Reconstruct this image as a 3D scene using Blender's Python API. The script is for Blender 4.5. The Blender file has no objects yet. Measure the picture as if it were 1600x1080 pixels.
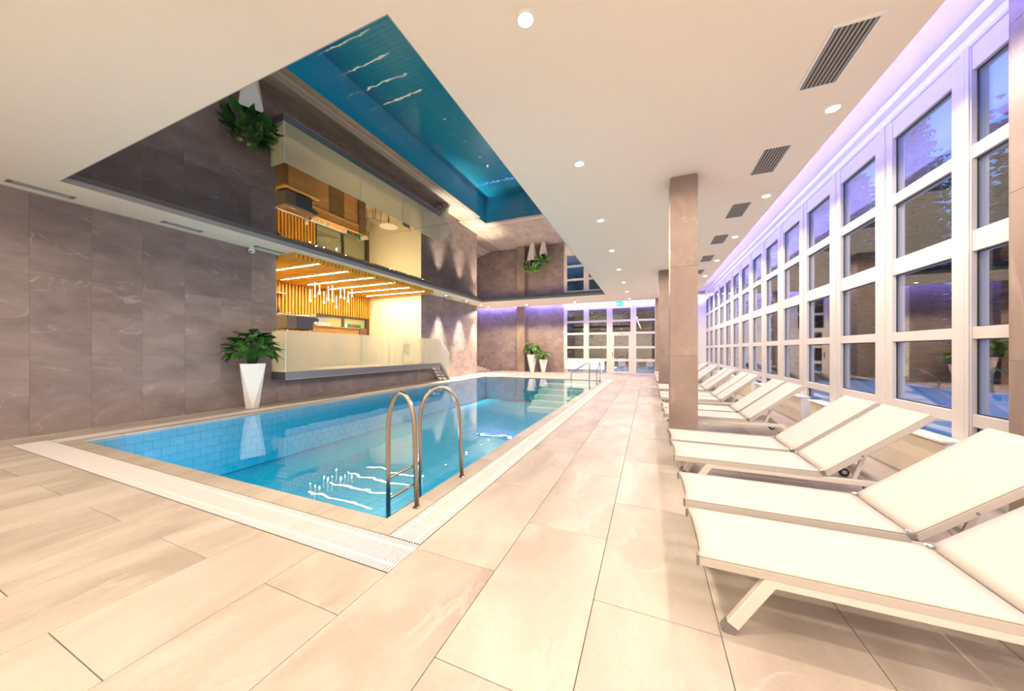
import bpy, bmesh, math, random
from mathutils import Vector, Matrix
random.seed(7)
scene = bpy.context.scene
COL = scene.collection

# ------------------------------------------------------------------ camera
cam_data = bpy.data.cameras.new('camera')
cam_data.sensor_width = 36.0
cam_data.lens = 511.8 / 1600 * 36.0
cam_data.shift_y = 7.1 / 1600
cam_data.clip_start = 0.05
cam_data.clip_end = 300
cam = bpy.data.objects.new('camera', cam_data)
COL.objects.link(cam)
cam.location = (0, 0, 1.38)
cam.rotation_euler = (math.pi / 2, 0, math.radians(22.66))
scene.camera = cam

# ------------------------------------------------------------------ world (dusk sky) and exposure
world = bpy.data.worlds.new('dusk_sky')
scene.world = world
world.use_nodes = True
bg = world.node_tree.nodes['Background']
bg.inputs[0].default_value = (0.08, 0.30, 0.85, 1)
bg.inputs[1].default_value = 0.9
vs = scene.view_settings
vs.view_transform = 'Standard'
vs.look = 'None'
vs.gamma = 1.0
vs.use_curve_mapping = False
vs.exposure = 0.42
scene.cycles.use_denoising = True
scene.cycles.max_bounces = 10
scene.cycles.diffuse_bounces = 5
scene.cycles.glossy_bounces = 5
scene.cycles.transmission_bounces = 6
scene.cycles.transparent_max_bounces = 16
scene.cycles.sample_clamp_indirect = 6.0
scene.cycles.caustics_reflective = False
scene.cycles.caustics_refractive = False

# light levels of the lamps
P_DOWN = 105.0      # watts of one ceiling downlight
P_POOL_FILL = 50.0       # one added underwater fill lamp
P_WASH = 2600.0      # narrow wall washers
E_COVE = 62.0       # violet LED strip in the window cove
E_COVE_FAR = 110.0   # LED strip on the far wall
E_BAR = 110.0        # light strips in the bar ceiling
WARM = (1.0, 0.84, 0.64)

# ------------------------------------------------------------------ helpers
def tag(o, label=None, cat=None, group=None, kind=None):
    if label: o['label'] = label
    if cat: o['category'] = cat
    if group: o['group'] = group
    if kind: o['kind'] = kind
    return o

def thing(name, label, cat, loc=(0, 0, 0), rz=0.0, group=None):
    o = bpy.data.objects.new(name, None)
    COL.objects.link(o)
    o.empty_display_size = 0.1
    o.location = loc
    o.rotation_euler = (0, 0, rz)
    return tag(o, label, cat, group)

def add(name, mesh, parent=None, loc=(0, 0, 0), rot=None):
    o = bpy.data.objects.new(name, mesh)
    COL.objects.link(o)
    if parent is not None: o.parent = parent
    o.location = loc
    if rot: o.rotation_euler = rot
    return o

def copy_tree(o, parent=None):
    c = o.copy()
    COL.objects.link(c)
    c.parent = parent
    for ch in list(o.children):
        copy_tree(ch, c)
    return c

class MB:
    """collects shapes, then builds ONE mesh"""
    def __init__(self): self.v = []; self.f = []
    def box(self, x0, x1, y0, y1, z0, z1):
        b = len(self.v)
        self.v += [(x0,y0,z0),(x1,y0,z0),(x1,y1,z0),(x0,y1,z0),(x0,y0,z1),(x1,y0,z1),(x1,y1,z1),(x0,y1,z1)]
        self.f += [(b,b+3,b+2,b+1),(b+4,b+5,b+6,b+7),(b,b+1,b+5,b+4),(b+1,b+2,b+6,b+5),(b+2,b+3,b+7,b+6),(b+3,b,b+4,b+7)]
        return self
    def hexa(self, pts):
        b = len(self.v); self.v += [tuple(p) for p in pts]
        self.f += [(b,b+3,b+2,b+1),(b+4,b+5,b+6,b+7),(b,b+1,b+5,b+4),(b+1,b+2,b+6,b+5),(b+2,b+3,b+7,b+6),(b+3,b,b+4,b+7)]
        return self
    def bar(self, p, q, w, h, up=(0, 0, 1)):
        p = Vector(p); q = Vector(q); d = (q - p).normalized(); u = Vector(up)
        s = d.cross(u).normalized(); u = s.cross(d).normalized()
        s *= w / 2; u *= h / 2
        return self.hexa([p-s-u, p+s-u, q+s-u, q-s-u, p-s+u, p+s+u, q+s+u, q-s+u])
    def tube(self, pts, r, n=10, caps=True):
        pts = [Vector(p) for p in pts]; rings = []
        rs = r if isinstance(r, (list, tuple)) else [r] * len(pts)
        ref = Vector((0.13, 0.31, 0.94)).normalized()
        for i, p in enumerate(pts):
            d = (pts[min(i+1, len(pts)-1)] - pts[max(i-1, 0)]).normalized()
            a = d.cross(ref)
            if a.length < 0.05: a = d.cross(Vector((1, 0, 0)))
            a.normalize(); c = d.cross(a).normalized()
            ref = a.cross(d) if False else ref
            b = len(self.v)
            for k in range(n):
                t = 2 * math.pi * k / n
                self.v.append(tuple(p + (a * math.cos(t) + c * math.sin(t)) * rs[i]))
            rings.append(b)
        for i in range(len(rings) - 1):
            for k in range(n):
                k2 = (k + 1) % n
                self.f.append((rings[i]+k, rings[i]+k2, rings[i+1]+k2, rings[i+1]+k))
        if caps:
            self.f.append(tuple(rings[0]+k for k in reversed(range(n))))
            self.f.append(tuple(rings[-1]+k for k in range(n)))
        return self
    def lathe(self, prof, cx=0, cy=0, cz=0, n=16):
        rings = []
        for r, z in prof:
            b = len(self.v); rings.append(b)
            for k in range(n):
                t = 2 * math.pi * k / n
                self.v.append((cx + r*math.cos(t), cy + r*math.sin(t), cz + z))
        for i in range(len(rings) - 1):
            for k in range(n):
                k2 = (k + 1) % n
                self.f.append((rings[i]+k, rings[i]+k2, rings[i+1]+k2, rings[i+1]+k))
        self.f.append(tuple(rings[0]+k for k in reversed(range(n))))
        self.f.append(tuple(rings[-1]+k for k in range(n)))
        return self
    def prism(self, poly, axis, a0, a1):
        """poly: 2-D points; axis 'x','y','z' is the extrusion axis"""
        n = len(poly); b = len(self.v)
        for a in (a0, a1):
            for (p, q) in poly:
                self.v.append({'x': (a, p, q), 'y': (p, a, q), 'z': (p, q, a)}[axis])
        self.f.append(tuple(b+k for k in reversed(range(n))))
        self.f.append(tuple(b+n+k for k in range(n)))
        for k in range(n):
            k2 = (k + 1) % n
            self.f.append((b+k, b+k2, b+n+k2, b+n+k))
        return self
    def mesh(self, name, mat, smooth=False, bevel=0.0):
        me = bpy.data.meshes.new(name)
        me.from_pydata(self.v, [], self.f)
        bm = bmesh.new(); bm.from_mesh(me)
        bmesh.ops.recalc_face_normals(bm, faces=bm.faces)
        if bevel > 0:
            bmesh.ops.bevel(bm, geom=list(bm.edges), offset=bevel, segments=1, affect='EDGES', profile=0.5)
        bm.to_mesh(me); bm.free()
        if mat: me.materials.append(mat)
        if smooth:
            for p in me.polygons: p.use_smooth = True
        return me
    def build(self, name, mat, parent=None, loc=(0, 0, 0), smooth=False, bevel=0.0, rot=None):
        return add(name, self.mesh(name, mat, smooth, bevel), parent, loc, rot)

def spot(name, loc, power, parent, angle=150, blend=1.0, rad=.05, col=WARM):
    l = bpy.data.lights.new(name, 'SPOT'); l.energy = power; l.spot_size = math.radians(angle); l.spot_blend = blend
    l.shadow_soft_size = rad; l.color = col
    o = bpy.data.objects.new(name, l); COL.objects.link(o); o.parent = parent; o.location = loc
    return o

_tile_cache = {}
def tile(name, parent, x0, x1, y0, y1, z0, z1, mat, bevel=0.0015):
    dims = (round(x1-x0, 4), round(y1-y0, 4), round(z1-z0, 4))
    key = (name, dims, mat.name)
    if key not in _tile_cache:
        hx, hy, hz = dims[0]/2, dims[1]/2, dims[2]/2
        _tile_cache[key] = MB().box(-hx, hx, -hy, hy, -hz, hz).mesh(name, mat, bevel=bevel)
    return add(name, _tile_cache[key], parent, ((x0+x1)/2, (y0+y1)/2, (z0+z1)/2))

# ------------------------------------------------------------------ materials
def base_mat(name):
    m = bpy.data.materials.new(name); m.use_nodes = True
    nt = m.node_tree
    return m, nt, nt.nodes['Principled BSDF']

def N(nt, kind, **kw):
    n = nt.nodes.new(kind)
    for k, v in kw.items(): setattr(n, k, v)
    return n

def plain(name, col, rough=0.5, metal=0.0, spec=0.5, noise=0.0, nscale=30.0, bump=0.0):
    m, nt, b = base_mat(name)
    b.inputs['Roughness'].default_value = rough
    b.inputs['Metallic'].default_value = metal
    b.inputs['Specular IOR Level'].default_value = spec
    tc = N(nt, 'ShaderNodeTexCoord'); nz = N(nt, 'ShaderNodeTexNoise')
    nz.inputs['Scale'].default_value = nscale; nz.inputs['Detail'].default_value = 4
    nt.links.new(tc.outputs['Object'], nz.inputs['Vector'])
    rp = N(nt, 'ShaderNodeValToRGB')
    lo = [max(0, c * (1 - noise)) for c in col]; hi = [min(1, c * (1 + noise)) for c in col]
    rp.color_ramp.elements[0].color = (*lo, 1); rp.color_ramp.elements[1].color = (*hi, 1)
    nt.links.new(nz.outputs['Fac'], rp.inputs['Fac'])
    nt.links.new(rp.outputs['Color'], b.inputs['Base Color'])
    if bump > 0:
        bp = N(nt, 'ShaderNodeBump'); bp.inputs['Strength'].default_value = bump; bp.inputs['Distance'].default_value = 0.01
        nt.links.new(nz.outputs['Fac'], bp.inputs['Height']); nt.links.new(bp.outputs['Normal'], b.inputs['Normal'])
    return m

def stone(name, dark, light, vein, rough=0.45, stretch=(1.0, 1.0, 1.0), vein_amt=0.5, spec=0.5, sc=1.6, rot=(0.3, 0.2, 0.5)):
    """stone tile: clouds, diagonal streaks, thin veins; each tile shifted by its own random number"""
    m, nt, b = base_mat(name)
    b.inputs['Roughness'].default_value = rough
    b.inputs['Specular IOR Level'].default_value = spec
    tc = N(nt, 'ShaderNodeTexCoord'); oi = N(nt, 'ShaderNodeObjectInfo')
    mul = N(nt, 'ShaderNodeVectorMath', operation='MULTIPLY')
    cmb = N(nt, 'ShaderNodeCombineXYZ')
    for k in range(3): nt.links.new(oi.outputs['Random'], cmb.inputs[k])
    mul.inputs[1].default_value = (37.0, 91.0, 53.0)
    nt.links.new(cmb.outputs[0], mul.inputs[0])
    mp = N(nt, 'ShaderNodeMapping'); mp.inputs['Rotation'].default_value = rot; mp.inputs['Scale'].default_value = stretch
    nt.links.new(tc.outputs['Object'], mp.inputs['Vector'])
    ad = N(nt, 'ShaderNodeVectorMath', operation='ADD')
    nt.links.new(mp.outputs[0], ad.inputs[0]); nt.links.new(mul.outputs[0], ad.inputs[1])
    n1 = N(nt, 'ShaderNodeTexNoise'); n1.inputs['Scale'].default_value = sc; n1.inputs['Detail'].default_value = 6; n1.inputs['Roughness'].default_value = 0.55; n1.inputs['Distortion'].default_value = 0.6
    nt.links.new(ad.outputs[0], n1.inputs['Vector'])
    r1 = N(nt, 'ShaderNodeValToRGB'); e = r1.color_ramp.elements
    e[0].position = 0.33; e[1].position = 0.66; e[0].color = (*dark, 1); e[1].color = (*light, 1)
    nt.links.new(n1.outputs['Fac'], r1.inputs['Fac'])
    n2 = N(nt, 'ShaderNodeTexNoise'); n2.inputs['Scale'].default_value = sc * 0.9; n2.inputs['Detail'].default_value = 5; n2.inputs['Distortion'].default_value = 0.7
    nt.links.new(ad.outputs[0], n2.inputs['Vector'])
    r2 = N(nt, 'ShaderNodeValToRGB'); e = r2.color_ramp.elements
    e[0].position = 0.485; e[0].color = (0, 0, 0, 1); e[1].position = 0.5; e[1].color = (1, 1, 1, 1)
    x = e.new(0.515); x.color = (0, 0, 0, 1)
    nt.links.new(n2.outputs['Fac'], r2.inputs['Fac'])
    n4 = N(nt, 'ShaderNodeTexNoise'); n4.inputs['Scale'].default_value = sc * 1.3
    nt.links.new(ad.outputs[0], n4.inputs['Vector'])
    r4 = N(nt, 'ShaderNodeValToRGB'); r4.color_ramp.elements[0].position = 0.45; r4.color_ramp.elements[1].position = 0.7
    nt.links.new(n4.outputs['Fac'], r4.inputs['Fac'])
    vm = N(nt, 'ShaderNodeMath', operation='MULTIPLY'); vm.inputs[1].default_value = vein_amt
    v2 = N(nt, 'ShaderNodeMath', operation='MULTIPLY')
    nt.links.new(r2.outputs['Color'], v2.inputs[0]); nt.links.new(r4.outputs['Color'], v2.inputs[1])
    nt.links.new(v2.outputs[0], vm.inputs[0])
    mx = N(nt, 'ShaderNodeMix', data_type='RGBA'); mx.inputs[7].default_value = (*vein, 1)
    nt.links.new(vm.outputs[0], mx.inputs[0]); nt.links.new(r1.outputs['Color'], mx.inputs[6])
    n3 = N(nt, 'ShaderNodeTexNoise'); n3.inputs['Scale'].default_value = 70; n3.inputs['Detail'].default_value = 3
    nt.links.new(tc.outputs['Object'], n3.inputs['Vector'])
    mr = N(nt, 'ShaderNodeMapRange'); mr.inputs['To Min'].default_value = 0.9; mr.inputs['To Max'].default_value = 1.1
    nt.links.new(n3.outputs['Fac'], mr.inputs['Value'])
    tone = N(nt, 'ShaderNodeMapRange'); tone.inputs['To Min'].default_value = 0.94; tone.inputs['To Max'].default_value = 1.05
    nt.links.new(oi.outputs['Random'], tone.inputs['Value'])
    tm = N(nt, 'ShaderNodeMath', operation='MULTIPLY')
    nt.links.new(mr.outputs[0], tm.inputs[0]); nt.links.new(tone.outputs[0], tm.inputs[1])
    sc2 = N(nt, 'ShaderNodeVectorMath', operation='SCALE')
    nt.links.new(mx.outputs[2], sc2.inputs[0]); nt.links.new(tm.outputs[0], sc2.inputs['Scale'])
    nt.links.new(sc2.outputs[0], b.inputs['Base Color'])
    bp = N(nt, 'ShaderNodeBump'); bp.inputs['Strength'].default_value = 0.12; bp.inputs['Distance'].default_value = 0.01
    nt.links.new(n1.outputs['Fac'], bp.inputs['Height']); nt.links.new(bp.outputs['Normal'], b.inputs['Normal'])
    return m

def wood(name, dark, light, axis=0, rough=0.5):
    m, nt, b = base_mat(name)
    b.inputs['Roughness'].default_value = rough
    tc = N(nt, 'ShaderNodeTexCoord'); oi = N(nt, 'ShaderNodeObjectInfo')
    mp = N(nt, 'ShaderNodeMapping'); s = [14.0, 14.0, 14.0]; s[axis] = 0.7
    mp.inputs['Scale'].default_value = s
    nt.links.new(tc.outputs['Object'], mp.inputs['Vector'])
    ad = N(nt, 'ShaderNodeVectorMath', operation='ADD')
    sc = N(nt, 'ShaderNodeMath', operation='MULTIPLY'); sc.inputs[1].default_value = 80
    nt.links.new(oi.outputs['Random'], sc.inputs[0])
    nt.links.new(mp.outputs[0], ad.inputs[0]); nt.links.new(sc.outputs[0], ad.inputs[1])
    nz = N(nt, 'ShaderNodeTexNoise'); nz.inputs['Scale'].default_value = 1.5; nz.inputs['Detail'].default_value = 5
    nt.links.new(ad.outputs[0], nz.inputs['Vector'])
    rp = N(nt, 'ShaderNodeValToRGB'); e = rp.color_ramp.elements
    e[0].position = 0.3; e[1].position = 0.7; e[0].color = (*dark, 1); e[1].color = (*light, 1)
    nt.links.new(nz.outputs['Fac'], rp.inputs['Fac']); nt.links.new(rp.outputs['Color'], b.inputs['Base Color'])
    return m

def emit(name, col, strength):
    m = bpy.data.materials.new(name); m.use_nodes = True
    nt = m.node_tree; nt.nodes.clear()
    e = N(nt, 'ShaderNodeEmission'); e.inputs[0].default_value = (*col, 1); e.inputs[1].default_value = strength
    o = N(nt, 'ShaderNodeOutputMaterial'); nt.links.new(e.outputs[0], o.inputs[0])
    return m

def two_sided_fresnel(nt, ior):
    # same reflectance from either face of the sheet
    fr = N(nt, 'ShaderNodeFresnel'); ge = N(nt, 'ShaderNodeNewGeometry'); mr = N(nt, 'ShaderNodeMapRange')
    mr.inputs['To Min'].default_value = ior; mr.inputs['To Max'].default_value = 1.0 / ior
    nt.links.new(ge.outputs['Backfacing'], mr.inputs['Value']); nt.links.new(mr.outputs[0], fr.inputs['IOR'])
    return fr

def sheet(name, tint, ior, rough=0.0, ripple=0.0, rscale=3.0, gtint=(1, 1, 1)):
    """thin clear sheet: tinted see-through plus Fresnel reflection"""
    m = bpy.data.materials.new(name); m.use_nodes = True
    nt = m.node_tree; nt.nodes.clear()
    fr = two_sided_fresnel(nt, ior)
    tr = N(nt, 'ShaderNodeBsdfTransparent'); tr.inputs[0].default_value = (*tint, 1)
    gl = N(nt, 'ShaderNodeBsdfGlossy'); gl.inputs['Roughness'].default_value = rough; gl.inputs[0].default_value = (*gtint, 1)
    mx = N(nt, 'ShaderNodeMixShader'); o = N(nt, 'ShaderNodeOutputMaterial')
    nt.links.new(fr.outputs[0], mx.inputs[0]); nt.links.new(tr.outputs[0], mx.inputs[1]); nt.links.new(gl.outputs[0], mx.inputs[2])
    nt.links.new(mx.outputs[0], o.inputs[0])
    if ripple > 0:
        tc = N(nt, 'ShaderNodeTexCoord'); nz = N(nt, 'ShaderNodeTexNoise'); nz.inputs['Scale'].default_value = rscale; nz.inputs['Detail'].default_value = 2
        nt.links.new(tc.outputs['Object'], nz.inputs['Vector'])
        bp = N(nt, 'ShaderNodeBump'); bp.inputs['Strength'].default_value = ripple; bp.inputs['Distance'].default_value = 0.02
        nt.links.new(nz.outputs['Fac'], bp.inputs['Height'])
        nt.links.new(bp.outputs['Normal'], gl.inputs['Normal'])
    return m

def frosted(name):
    m = bpy.data.materials.new(name); m.use_nodes = True
    nt = m.node_tree; nt.nodes.clear()
    tr = N(nt, 'ShaderNodeBsdfTransparent'); tr.inputs[0].default_value = (0.9, 0.92, 0.88, 1)
    tl = N(nt, 'ShaderNodeBsdfTranslucent'); tl.inputs[0].default_value = (0.86, 0.88, 0.84, 1)
    df = N(nt, 'ShaderNodeBsdfDiffuse'); df.inputs[0].default_value = (0.80, 0.83, 0.80, 1)
    gl = N(nt, 'ShaderNodeBsdfGlossy'); gl.inputs['Roughness'].default_value = 0.15
    m1 = N(nt, 'ShaderNodeMixShader'); m1.inputs[0].default_value = 0.42
    m2 = N(nt, 'ShaderNodeMixShader'); m2.inputs[0].default_value = 0.42
    m3 = N(nt, 'ShaderNodeMixShader'); fr = two_sided_fresnel(nt, 1.3)
    o = N(nt, 'ShaderNodeOutputMaterial')
    nt.links.new(tl.outputs[0], m1.inputs[1]); nt.links.new(df.outputs[0], m1.inputs[2])
    nt.links.new(tr.outputs[0], m2.inputs[1]); nt.links.new(m1.outputs[0], m2.inputs[2])
    nt.links.new(fr.outputs[0], m3.inputs[0]); nt.links.new(m2.outputs[0], m3.inputs[1]); nt.links.new(gl.outputs[0], m3.inputs[2])
    nt.links.new(m3.outputs[0], o.inputs[0])
    return m

def leaf_material(name, dark, light):
    m, nt, b = base_mat(name)
    b.inputs['Roughness'].default_value = 0.32
    oi = N(nt, 'ShaderNodeObjectInfo'); rp = N(nt, 'ShaderNodeValToRGB')
    rp.color_ramp.elements[0].color = (*dark, 1); rp.color_ramp.elements[1].color = (*light, 1)
    nt.links.new(oi.outputs['Random'], rp.inputs['Fac']); nt.links.new(rp.outputs['Color'], b.inputs['Base Color'])
    return m

M = {}
M['floor_tile'] = stone('beige_stone_tile', (0.40, 0.34, 0.285), (0.57, 0.505, 0.445), (0.70, 0.645, 0.58), rough=0.46, stretch=(1.0, 0.42, 1.0), vein_amt=0.35, spec=0.35, sc=2.0, rot=(0, 0, -0.35))
M['wall_tile'] = stone('brown_stone_wall_tile', (0.185, 0.142, 0.145), (0.285, 0.228, 0.228), (0.48, 0.41, 0.40), rough=0.5, stretch=(1.0, 0.75, 1.6), vein_amt=0.6, sc=1.5, rot=(-0.7, 0.0, 0.0))
M['column_tile'] = stone('brown_stone_column_tile', (0.23, 0.165, 0.14), (0.33, 0.25, 0.215), (0.50, 0.41, 0.36), rough=0.5, stretch=(1.2, 1.2, 0.7), vein_amt=0.4, sc=1.3, rot=(0.5, 0.6, 0))
M['grout_floor'] = plain('floor_grout', (0.36, 0.29, 0.22), 0.8, noise=0.1)
M['grout_wall'] = plain('wall_grout', (0.30, 0.25, 0.23), 0.8, noise=0.1)
M['ceiling'] = plain('white_ceiling_paint', (0.90, 0.815, 0.70), 0.9, noise=0.015, nscale=8)
M['white_wall'] = plain('white_wall_paint', (0.82, 0.80, 0.77), 0.85, noise=0.02, nscale=8)
M['cream'] = plain('cream_wall_paint', (0.84, 0.78, 0.60), 0.85, noise=0.02, nscale=6)
M['reveal'] = plain('grey_ceiling_reveal', (0.42, 0.40, 0.40), 0.6, noise=0.03)
M['frame'] = plain('white_window_frame', (0.64, 0.605, 0.605), 0.35, noise=0.015, nscale=12)
M['glass'] = sheet('window_glass', (0.95, 0.97, 0.98), 2.15)
M['gasket'] = plain('dark_window_gasket', (0.03, 0.03, 0.035), 0.6)
M['water'] = sheet('pool_water', (0.80, 0.97, 1.0), 1.32, rough=0.0, ripple=0.10, rscale=2.2)
M['pool_tile'] = plain('blue_pool_tile', (0.003, 0.38, 0.64), 0.3, noise=0.10, nscale=5)
M['pool_grout'] = plain('pool_grout', (0.002, 0.12, 0.25), 0.7, noise=0.1)
M['pool_step'] = plain('pale_pool_step', (0.42, 0.66, 0.70), 0.5, noise=0.05)
M['grate'] = plain('white_plastic_grating', (0.80, 0.765, 0.775), 0.5, noise=0.02)
M['channel'] = plain('dark_drain_channel', (0.05, 0.035, 0.04), 0.8, noise=0.1)
M['steel'] = plain('brushed_bronze_steel', (0.40, 0.34, 0.28), 0.26, metal=1.0, noise=0.08, nscale=40)
M['chrome'] = plain('polished_steel', (0.62, 0.62, 0.62), 0.16, metal=1.0, noise=0.03)
M['sling'] = plain('white_textile_sling', (0.565, 0.53, 0.505), 0.75, noise=0.015, nscale=120, bump=0.03)
M['lounger_metal'] = plain('white_lacquered_aluminium', (0.70, 0.665, 0.62), 0.35, noise=0.02)
M['lounger_rail'] = plain('pale_grey_lounger_rail', (0.52, 0.485, 0.45), 0.4, noise=0.02)
M['grey_plastic'] = plain('grey_plastic_cap', (0.20, 0.19, 0.185), 0.5, noise=0.05)
M['black'] = plain('black_plastic', (0.015, 0.015, 0.017), 0.4, noise=0.1)
M['slab_dark'] = plain('dark_grey_metal_edge', (0.11, 0.10, 0.11), 0.4, noise=0.05)
M['slab_face'] = plain('grey_metal_fascia', (0.22, 0.21, 0.23), 0.3, metal=0.4, noise=0.05)
M['stair_metal'] = plain('light_grey_stringer', (0.42, 0.42, 0.46), 0.3, metal=0.3, noise=0.04)
M['bar_slat'] = wood('honey_wood_slat', (0.72, 0.35, 0.035), (0.88, 0.49, 0.07), 0)
M['wall_slat'] = wood('honey_wood_wall_slat', (0.48, 0.22, 0.024), (0.68, 0.36, 0.05), 2)
M['slat_back'] = plain('dark_slat_backing', (0.14, 0.06, 0.02), 0.8, noise=0.1)
M['counter_wood'] = wood('counter_wood', (0.40, 0.20, 0.05), (0.60, 0.34, 0.11), 1)
M['dark_wood'] = wood('dark_counter_wood', (0.14, 0.075, 0.03), (0.25, 0.14, 0.06), 1)
M['bar_floor'] = plain('pale_bar_floor', (0.62, 0.52, 0.38), 0.6, noise=0.05)
M['olive'] = plain('olive_back_room_wall', (0.40, 0.38, 0.17), 0.8, noise=0.06)
M['dark_frame'] = plain('dark_hatch_frame', (0.035, 0.032, 0.035), 0.45, noise=0.1)
M['machine_blue'] = plain('blue_black_machine_panel', (0.035, 0.042, 0.085), 0.3, noise=0.1)
M['machine_grey'] = plain('dark_grey_machine_side', (0.10, 0.09, 0.095), 0.4, noise=0.1)
M['frosted'] = frosted('frosted_balustrade_glass')
M['glass_edge'] = plain('pale_glass_edge', (0.80, 0.84, 0.78), 0.3, noise=0.03)
M['mirror'] = None
m, nt, b = base_mat('black_gloss_stretch_ceiling')
b.inputs['Base Color'].default_value = (0.004, 0.005, 0.007, 1)
b.inputs['Roughness'].default_value = 0.012
b.inputs['IOR'].default_value = 3.4
M['mirror'] = m
M['pot'] = plain('white_lacquer_pot', (0.82, 0.80, 0.82), 0.4, noise=0.015)
M['soil'] = plain('dark_soil', (0.03, 0.02, 0.015), 0.95, noise=0.3)
M['leaf'] = leaf_material('dark_green_leaf', (0.010, 0.060, 0.010), (0.045, 0.20, 0.022))
M['leaf2'] = leaf_material('fresh_green_leaf', (0.03, 0.14, 0.015), (0.14, 0.38, 0.04))
M['stem'] = plain('leaf_stem', (0.06, 0.16, 0.03), 0.5, noise=0.1)
M['vent'] = plain('grey_vent_slat', (0.33, 0.31, 0.29), 0.5, noise=0.05)
M['vent_dark'] = plain('dark_vent_duct', (0.05, 0.045, 0.042), 0.8, noise=0.1)
M['vent_frame'] = plain('white_vent_frame', (0.86, 0.84, 0.82), 0.5, noise=0.02)
M['slot'] = plain('grey_slot_diffuser', (0.36, 0.37, 0.37), 0.45, noise=0.05)
M['lamp_glow'] = emit('downlight_glow', (1.0, 0.93, 0.82), 22.0)
M['lamp_ring'] = plain('white_lamp_ring', (0.88, 0.86, 0.84), 0.4, noise=0.01)
M['led_violet'] = emit('violet_led_strip', (0.20, 0.23, 1.0), E_COVE)
M['led_violet_far'] = emit('violet_led_strip_on_far_wall', (0.27, 0.25, 1.0), E_COVE_FAR)
M['led_warm'] = emit('warm_bar_light_strip', (1.0, 0.79, 0.44), E_BAR)
M['bulb'] = emit('warm_pendant_bulb', (1.0, 0.86, 0.6), 9.0)
M['tube_glow'] = emit('warm_pendant_tube', (1.0, 0.82, 0.52), 2.6)
M['convector'] = plain('cream_convector_panel', (0.74, 0.66, 0.54), 0.28, noise=0.03, nscale=5)
M['sill'] = plain('white_sill', (0.86, 0.84, 0.84), 0.35, noise=0.01)
M['snow'] = plain('snow', (0.80, 0.84, 0.90), 0.8, noise=0.05, nscale=1.5, bump=0.3)
M['conifer'] = plain('dark_conifer_needles', (0.012, 0.020, 0.024), 0.8, noise=0.4, nscale=3)
M['bark'] = plain('dark_bark', (0.05, 0.035, 0.025), 0.9, noise=0.3)
M['sign_green'] = emit('exit_sign_green', (0.02, 0.62, 0.42), 1.2)
M['sign_white'] = emit('exit_sign_white', (0.85, 1.0, 0.95), 1.6)
M['amber'] = plain('amber_bottle', (0.50, 0.20, 0.02), 0.15, noise=0.1)
M['cup_white'] = plain('white_porcelain', (0.85, 0.84, 0.80), 0.3, noise=0.01)
M['teal'] = plain('teal_tin', (0.01, 0.16, 0.18), 0.3, noise=0.05)
M['green_tin'] = plain('green_tin', (0.02, 0.20, 0.05), 0.3, noise=0.05)
M['red_tin'] = plain('red_tin', (0.45, 0.06, 0.05), 0.3, noise=0.05)
M['chair_brown'] = plain('taupe_chair_shell', (0.32, 0.26, 0.18), 0.6, noise=0.05)
M['cam_white'] = plain('white_camera_shell', (0.82, 0.82, 0.82), 0.35, noise=0.01)

ORD = ['first', 'second', 'third', 'fourth', 'fifth', 'sixth', 'seventh', 'eighth', 'ninth', 'tenth', 'eleventh', 'twelfth']

# ------------------------------------------------------------------ main dimensions (metres)
XL, XR = -9.15, 2.81           # left stone wall, window wall
YN, YF = -3.6, 20.0            # wall behind the viewer, far wall
ZC = 3.92                      # suspended ceiling
ZU = 4.50                      # upper ceiling inside the cove
PX0, PX1, PY0, PY1 = -7.945, -1.982, 2.085, 15.40      # pool
GX0, GX1, GY0, GY1 = -8.135, -1.792, 1.895, 15.59      # grating inner edge
HX0, HX1, HY0, HY1 = -8.475, -1.494, 1.575, 15.915     # grating outer edge
BY0, BY1, XB = 5.634, 11.64, -12.14                    # bar opening and bar back wall
YC = 16.65                     # end of left wall
MX0, MX1, MY0, MY1 = -8.19, -1.82, 1.92, 15.47         # mirror ceiling
CEX, CEY = 1.99, 17.9          # edges of the suspended ceiling

# ------------------------------------------------------------------ floor
def sub_rect(r, h):
    """rectangle r minus rectangle h"""
    x0, x1, y0, y1 = r; a0, a1, b0, b1 = h
    if x1 <= a0 or x0 >= a1 or y1 <= b0 or y0 >= b1: return [r]
    out = []
    if x0 < a0: out.append((x0, a0, y0, y1))
    if x1 > a1: out.append((a1, x1, y0, y1))
    xa, xb = max(x0, a0), min(x1, a1)
    if y0 < b0: out.append((xa, xb, y0, b0))
    if y1 > b1: out.append((xa, xb, b1, y1))
    return out

fl = MB()
for r in sub_rect((-12.3, XR + 0.25, YN - 0.2, YF + 0.25), (PX0 - 0.02, PX1 + 0.02, PY0 - 0.02, PY1 + 0.02)):
    fl.box(r[0], r[1], r[2], r[3], -0.25, -0.012)
floor = fl.build('floor', M['grout_floor']); tag(floor, kind='structure')
TW, TL, G = 0.606, 1.242, 0.002
for i in range(-13, 8):
    x0 = -1.494 + TW * i; x1 = x0 + TW
    off = 1.225 if i % 2 else 1.846
    for j in range(-6, 17):
        y0 = off + TL * j; y1 = y0 + TL
        c = (max(x0, XL), min(x1, XR), max(y0, YN), min(y1, YF))
        if c[1] - c[0] < 0.02 or c[3] - c[2] < 0.02: continue
        for r in sub_rect(c, (HX0, HX1, HY0, HY1)):
            if r[1] - r[0] < 0.015 or r[3] - r[2] < 0.015: continue
            tile('floor_tile', floor, r[0] + G, r[1] - G, r[2] + G, r[3] - G, -0.012, 0.0, M['floor_tile'])

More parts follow.
